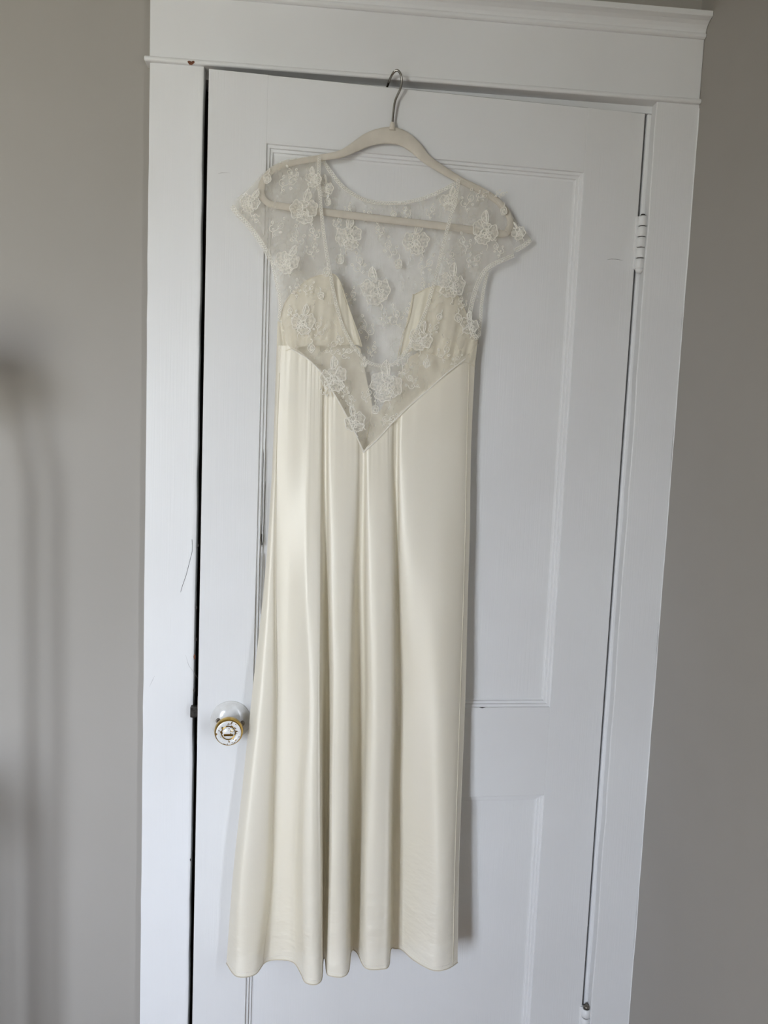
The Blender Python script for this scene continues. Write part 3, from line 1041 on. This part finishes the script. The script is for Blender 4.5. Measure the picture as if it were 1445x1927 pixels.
# ---- raised lace work
class Work:
    def __init__(self, wfun, lift=0.0007):
        self.V, self.F, self.M = [], [], []
        self.w, self.lift = wfun, lift

    def stroke(self, pts, r, closed=False):
        n = len(pts)
        k0 = len(self.V)
        for i in range(n):
            a = pts[(i - 1) % n] if (closed or i) else pts[0]
            c = pts[(i + 1) % n] if (closed or i < n - 1) else pts[-1]
            tx, ty = c[0] - a[0], c[1] - a[1]
            L = math.hypot(tx, ty) or 1.0
            nx, ny = -ty / L * r, tx / L * r
            x, y = pts[i]
            w = self.w(x, y) + self.lift
            self.V += [D(x + nx, y + ny, w), D(x + nx * .4, y + ny * .4, w + r * .0008), D(x - nx * .4, y - ny * .4, w + r * .0008), D(x - nx, y - ny, w)]
        for i in range(n if closed else n - 1):
            j = (i + 1) % n
            for q in range(3):
                self.F.append((k0 + i * 4 + q, k0 + i * 4 + q + 1, k0 + j * 4 + q + 1, k0 + j * 4 + q)); self.M.append(0)

    def fill(self, pts, lift=0.0):
        k0 = len(self.V)
        cx = sum(p[0] for p in pts) / len(pts); cy = sum(p[1] for p in pts) / len(pts)
        self.V.append(D(cx, cy, self.w(cx, cy) + self.lift * .5 + lift))
        for x, y in pts:
            self.V.append(D(x, y, self.w(x, y) + self.lift * .5 + lift))
        n = len(pts)
        for i in range(n):
            self.F.append((k0, k0 + 1 + i, k0 + 1 + (i + 1) % n)); self.M.append(1)

    def build(self, name, parent):
        return mesh_obj(name, self.V, self.F, [M_CORD, M_FILL], parent, smooth=True, fmat=self.M)


def blob(cx, cy, rx, ry, nl, ph, amp=0.10, n=36):
    return [(cx + rx * math.cos(a) * (1 + amp * math.cos(nl * a + ph)), cy + ry * math.sin(a) * (1 + amp * math.cos(nl * a + ph)))
            for a in [2 * math.pi * i / n for i in range(n)]]


def vesica(p, q, wd, n=12, bend=0.0):
    dx, dy = q[0] - p[0], q[1] - p[1]
    L = math.hypot(dx, dy)
    nx, ny = -dy / L, dx / L
    out = []
    for s in (1, -1):
        rg = range(n + 1) if s == 1 else range(n - 1, 0, -1)
        for i in rg:
            t = i / n
            o = s * wd * math.sin(math.pi * t) ** .8 + bend * math.sin(math.pi * t)
            out.append((p[0] + dx * t + nx * o, p[1] + dy * t + ny * o))
    return out


def xf(pts, cx, cy, s, rot, mir):
    c, sn = math.cos(rot), math.sin(rot)
    out = []
    for x, y in pts:
        x = -x * s if mir else x * s
        y = y * s
        out.append((cx + x * c - y * sn, cy + x * sn + y * c))
    return out


def flower(cx, cy, s, rot, mir, wfun, seed, parent=gown):
    rnd = random.Random(seed)
    j = lambda a: a * rnd.uniform(.9, 1.12)
    W_ = Work(wfun)
    s *= 1.12
    T = lambda pts: xf(pts, cx, cy, s, math.radians(rot), mir)
    p1 = blob(-13, 3, j(10), j(15), 5, rnd.uniform(0, 6), .12)
    p2 = blob(14, -1, j(10), j(14), 5, rnd.uniform(0, 6), .12)
    p3 = blob(3, 18, j(13), j(9), 6, rnd.uniform(0, 6), .12)
    lf = vesica((-1, -10), (4, -36), 6.5, bend=3)
    for p in (p1, p2, p3, lf):
        W_.fill(T(p))
        W_.stroke(T(p), 0.95, True)
    bud = blob(-1, -7, j(8.5), j(6), 3, 1, .05, 24)
    W_.fill(T(bud), .0003)
    W_.stroke(T(bud), 0.8, True)
    iv = vesica((0, -2), (8, 16), 5)
    W_.fill(T(iv), .0003)
    W_.stroke(T(iv), 0.85, True)
    W_.stroke(T(blob(-5, 8, 6.5, 7, 5, .5, .3, 40)), 0.9, True)
    W_.stroke(T(blob(-5, 8, 2.6, 3, 4, .5, .3, 20)), 0.7, True)
    W_.stroke(T(smooth_poly([(0, -12), (1, -20), (3, -28), (4, -36)], 5)), 1.3)
    W_.stroke(T(smooth_poly([(14, 12), (18, 18), (14, 24), (17, 30)], 5)), 0.7)
    W_.stroke(T(smooth_poly([(-4, 24), (-8, 30), (-6, 38)], 5)), 0.7)
    W_.build('lace_flower', parent)


def bud(cx, cy, s, rot, mir, wfun, seed, parent=gown):
    W_ = Work(wfun)
    T = lambda pts: xf(pts, cx, cy, s, math.radians(rot), mir)
    o = blob(0, 0, 7, 9, 4, seed, .08, 28)
    W_.fill(T(o)); W_.stroke(T(o), .8, True)
    i_ = blob(.5, 1, 3, 4.5, 3, seed, .12, 20)
    W_.fill(T(i_), .0003); W_.stroke(T(i_), .8, True)
    W_.stroke(T(smooth_poly([(0, -9), (2, -15), (0, -20)], 5)), .9)
    W_.build('lace_bud', parent)


def sprig(cx, cy, s, rot, mir, wfun, seed, parent=gown):
    rnd = random.Random(seed)
    W_ = Work(wfun)
    T = lambda pts: xf(pts, cx, cy, s, math.radians(rot), mir)
    st = smooth_poly([(0, 22), (-4, 10), (3, 0), (0, -10), (6, -20)], 6)
    W_.stroke(T(st), .65)
    W_.stroke(T(smooth_poly([(3, 0), (10, -3), (13, -10), (9, -15), (5, -11)], 6)), .65)
    W_.stroke(T(smooth_poly([(-4, 10), (-12, 8), (-14, 1), (-10, -4)], 6)), .65)
    for (x, y, a) in ((-10, -6, -.6), (7, -23, .4), (8, 6, 1.2)):
        L = rnd.uniform(5, 9)
        lf = vesica((x, y), (x + L * math.sin(a), y - L * math.cos(a)), 2.4, 8)
        W_.fill(T(lf)); W_.stroke(T(lf), .55, True)
    for (x, y) in ((1, 15), (-6, 4), (5, -6)):
        W_.stroke(T(blob(x, y, 2.0, 2.0, 3, 0, .0, 10)), .6, True)
    W_.build('lace_sprig', parent)


k = 0
for (cx, cy, s, rot, mir) in [(572, 392, .95, 6, False), (471, 379, .68, 28, False), (541, 490, .82, 22, False), (570, 604, .82, 6, False), (627, 707, .95, -6, False),
                              (667, 792, .72, -22, False), (590, 335, .55, 0, True),
                              (914, 432, .92, 8, True), (851, 532, .95, 14, True), (793, 636, .82, 18, True), (884, 610, .62, 8, True), (728, 722, 1.12, 6, True)]:
    flower(cx, cy, s, rot, mir, w_front, k); k += 1
for (cx, cy, s, rot, mir) in [(656, 442, .92, -4, False), (782, 452, .90, 4, False), (708, 542, 1.02, -4, True), (846, 376, .66, 8, False), (612, 352, .6, 4, True), (975, 436, .5, -20, True)]:
    flower(cx, cy, s, rot, mir, w_back if cx < 950 else (lambda x, y: w_back(x, y) + 0.006), k); k += 1
for (cx, cy, s, rot) in [(503, 336, 1.0, 10), (586, 655, .9, 0), (604, 556, .8, -10), (614, 512, .9, 5), (706, 771, .9, 0), (948, 397, .85, 0), (803, 684, .9, 0), (827, 596, .7, 20),
                         (862, 598, .9, 0), (686, 684, .7, 0)]:
    bud(cx, cy, s, rot, False, w_front, k); k += 1
for (cx, cy, s, rot) in [(640, 488, 1.0, 0), (750, 497, 1.0, 0), (617, 380, .8, 0), (741, 403, .7, -20)]:
    bud(cx, cy, s, rot, False, w_back, k); k += 1
for (cx, cy, s, rot, mir) in [(540, 345, 1.0, 30, False), (552, 328, .7, -20, True), (560, 450, .9, 10, True), (588, 470, .8, -10, False), (592, 440, .7, 0, True), (520, 430, .9, 20, False),
                              (556, 545, .7, -10, False), (600, 620, .8, 30, True), (625, 655, .8, 60, True), (612, 735, .6, -20, False), (650, 665, .7, 90, True), (645, 735, .7, 0, True),
                              (660, 755, .6, -30, False), (690, 745, .7, 0, False), (760, 690, .9, 40, True), (775, 720, .8, -60, False), (835, 665, .8, 0, False), (730, 790, .7, 40, False),
                              (858, 680, .6, 60, True), (880, 380, .9, 0, False), (905, 370, .6, 40, False), (875, 460, .8, 0, True), (845, 485, .7, 0, False), (938, 470, .7, 0, True),
                              (890, 490, .8, 30, False), (870, 570, .6, 10, True), (550, 590, .6, 0, True), (580, 545, .6, 20, False), (640, 640, .5, 0, True), (480, 410, .5, 120, False),
                              (815, 620, .6, 20, False), (940, 365, .5, 60, False)]:
    sprig(cx, cy, s, rot, mir, w_front, k); k += 1
for (cx, cy, s, rot, mir) in [(676, 500, .9, -30, False), (735, 470, .9, 10, True), (690, 620, 1.0, 0, True), (745, 600, .9, -30, False), (800, 500, .9, 20, False), (700, 660, .6, 0, False),
                              (770, 590, .7, 20, True), (690, 405, .6, 20, False), (765, 400, .6, 10, True), (810, 400, .6, 0, False), (655, 395, .5, 0, False), (800, 540, .6, 0, True),
                              (660, 560, .7, 0, False), (715, 435, .6, 0, True), (725, 600, .7, 20, True), (635, 420, .6, 0, False)]:
    sprig(cx, cy, s, rot, mir, w_back, k); k += 1


# ---- picot edging along neckline, sleeves and armholes
def edging(name, pts, wfun, width=3.2, lift=0.0009, per=6):
    P = smooth_poly(pts, per)
    S = [P[0]]
    acc = 0.0
    step = 1.6
    out = []
    for i in range(len(P) - 1):
        a, c = P[i], P[i + 1]
        L = math.hypot(c[0] - a[0], c[1] - a[1])
        nseg = max(1, int(round(L / step)))
        for q in range(nseg):
            out.append((lerp(a[0], c[0], q / nseg), lerp(a[1], c[1], q / nseg)))
    out.append(tuple(P[-1]))
    W_ = Work(wfun, lift)
    W_.M2 = None
    n = len(out)
    zz, e1, e2, band = [], [], [], []
    for i in range(n):
        a, c = out[max(i - 1, 0)], out[min(i + 1, n - 1)]
        tx, ty = c[0] - a[0], c[1] - a[1]
        L = math.hypot(tx, ty) or 1
        nx, ny = -ty / L, tx / L
        o = width * (0.55 if i % 3 == 0 else (-0.55 if i % 3 == 1 else 0.1))
        zz.append((out[i][0] + nx * o, out[i][1] + ny * o))
        e1.append((out[i][0] + nx * width, out[i][1] + ny * width))
        e2.append((out[i][0] - nx * width, out[i][1] - ny * width))
    W_.stroke(zz, .5)
    W_.stroke(e1[::2], .5)
    W_.stroke(e2[::2], .45)
    k0 = len(W_.V)
    for p, q in zip(e1, e2):
        W_.V += [D(p[0], p[1], wfun(*p) + lift * .6), D(q[0], q[1], wfun(*q) + lift * .6)]
    for i in range(n - 1):
        W_.F.append((k0 + 2 * i, k0 + 2 * i + 1, k0 + 2 * i + 3, k0 + 2 * i + 2)); W_.M.append(1)
    return mesh_obj(name, W_.V, W_.F, [M_CORD, M_TRIM], gown, smooth=True, fmat=W_.M)


edging('neck_edging', [(601, 294), (600, 335), (603, 380), (608, 430), (616, 485), (627, 545), (640, 600), (655, 635), (672, 660), (690, 680), (714, 688), (741, 686)], w_front, 2.6)
edging('neck_edging', [(863, 337), (858, 370), (844, 422), (832, 468), (822, 512), (811, 552), (800, 588), (784, 622), (767, 657), (741, 686)], w_front, 2.6)
edging('neck_edging', NK, w_back, 3.0)
edging('sleeve_edging', [(436, 388), (448, 404), (462, 418), (478, 438), (494, 461), (510, 490)], w_front, 4.0)
edging('armhole_edging', [(510, 490), (517, 520), (524, 548), (527, 575), (525, 600)], w_front, 2.0)
edging('sleeve_edging', [(967, 480), (952, 487), (938, 493), (922, 501), (910, 513), (898, 536), (890, 562), (884, 590), (884, 606), (890, 627), (898, 638)], w_front, 3.6)
wbr = lambda x, y: w_back(x, y) + 0.006
edging('sleeve_edging', [(999, 451), (985, 463), (970, 471)], wbr, 3.6)
edging('armhole_edging', [(918, 512), (911, 540), (906, 575), (904, 605), (901, 634)], wbr, 2.4)
edging('band_edging', [(547, 657), (578, 675), (605, 702), (625, 735), (645, 770), (665, 808), (684, 851)], w_front, 0.7, 0.0004)
edging('band_edging', [(876, 675), (855, 691), (835, 707), (812, 728), (790, 747), (765, 769), (735, 799), (708, 829), (684, 851)], w_front, 0.7, 0.0004)


# ------------------------------------------------------------------ furniture beside the door, out of the frame, that throws the soft shadows on the wall
LIGHT_C = Vector(((WIN1['x0'] + WIN1['x1']) / 2, BACK_Y, (WIN1['z0'] + WIN1['z1']) / 2))


def caster(px, py, y):
    p = W(px, py, WALL_Y)
    return p + (LIGHT_C - p) * ((WALL_Y - y) / (WALL_Y - LIGHT_C.y))


LY = -0.27
pole = [caster(x, y, LY) for x, y in ((93, 1000), (88, 1200), (84, 1450), (80, 1700))]
px_, py_ = sum(p.x for p in pole) / 4, LY
lamp = empty('floor_lamp', Matrix.Translation((px_, py_, 0)))
lamp['label'] = 'dark gooseneck floor lamp standing against the wall beside the door casing'
lamp['category'] = 'lamp'
lathe('lamp_base', [(0.125, 0), (0.125, 0.012), (0.11, 0.02), (0.03, 0.028), (0.014, 0.045)], Vector((px_, py_, 0)), Vector((0, 0, 1)), M_BLACKSTEEL, lamp, 40)
neck = [Vector((px_, py_, 0.03)), Vector((px_, py_, 0.5)), Vector((px_, py_, 1.0)), Vector((px_, py_, 1.3))] + [caster(x, y, LY) for x, y in ((90, 915), (78, 850), (62, 780), (40, 705))]
tube('lamp_pole', [Vector(p) for p in smooth_poly([tuple(q) for q in neck], 6)], 0.010, M_BLACKSTEEL, lamp, 12)
sh = caster(22, 668, LY)
lathe('lamp_shade', [(0.024, 0.045), (0.032, 0.04), (0.058, -0.005), (0.074, -0.045), (0.072, -0.045), (0.056, -0.004), (0.028, 0.038)], sh, Vector((-0.35, 0.05, 0.9)), M_BLACKSTEEL, lamp, 32)

tb = caster(40, 1470, LY)
sx_, sz_ = tb.x, tb.z
stand = empty('plant_stand', Matrix.Translation((sx_ - 0.14, LY - 0.01, 0)))
stand['label'] = 'tall square dark wood plant stand beside the gooseneck lamp'
stand['category'] = 'plant stand'
box('stand_top', sx_ - 0.28, sx_, LY - 0.15, LY + 0.13, sz_ - 0.022, sz_ + 0.006, M_DARKWOOD_SHADE, stand, bevel=0.003)
for (ax, ay) in ((sx_ - 0.03, LY + 0.10), (sx_ - 0.25, LY + 0.10), (sx_ - 0.03, LY - 0.12), (sx_ - 0.25, LY - 0.12)):
    box('leg', ax - 0.013, ax + 0.013, ay - 0.013, ay + 0.013, 0, sz_ - 0.022, M_DARKWOOD_SHADE, stand, bevel=0.002)
box('stand_shelf', sx_ - 0.26, sx_ - 0.02, LY - 0.13, LY + 0.11, 0.22, 0.24, M_DARKWOOD_SHADE, stand, bevel=0.002)
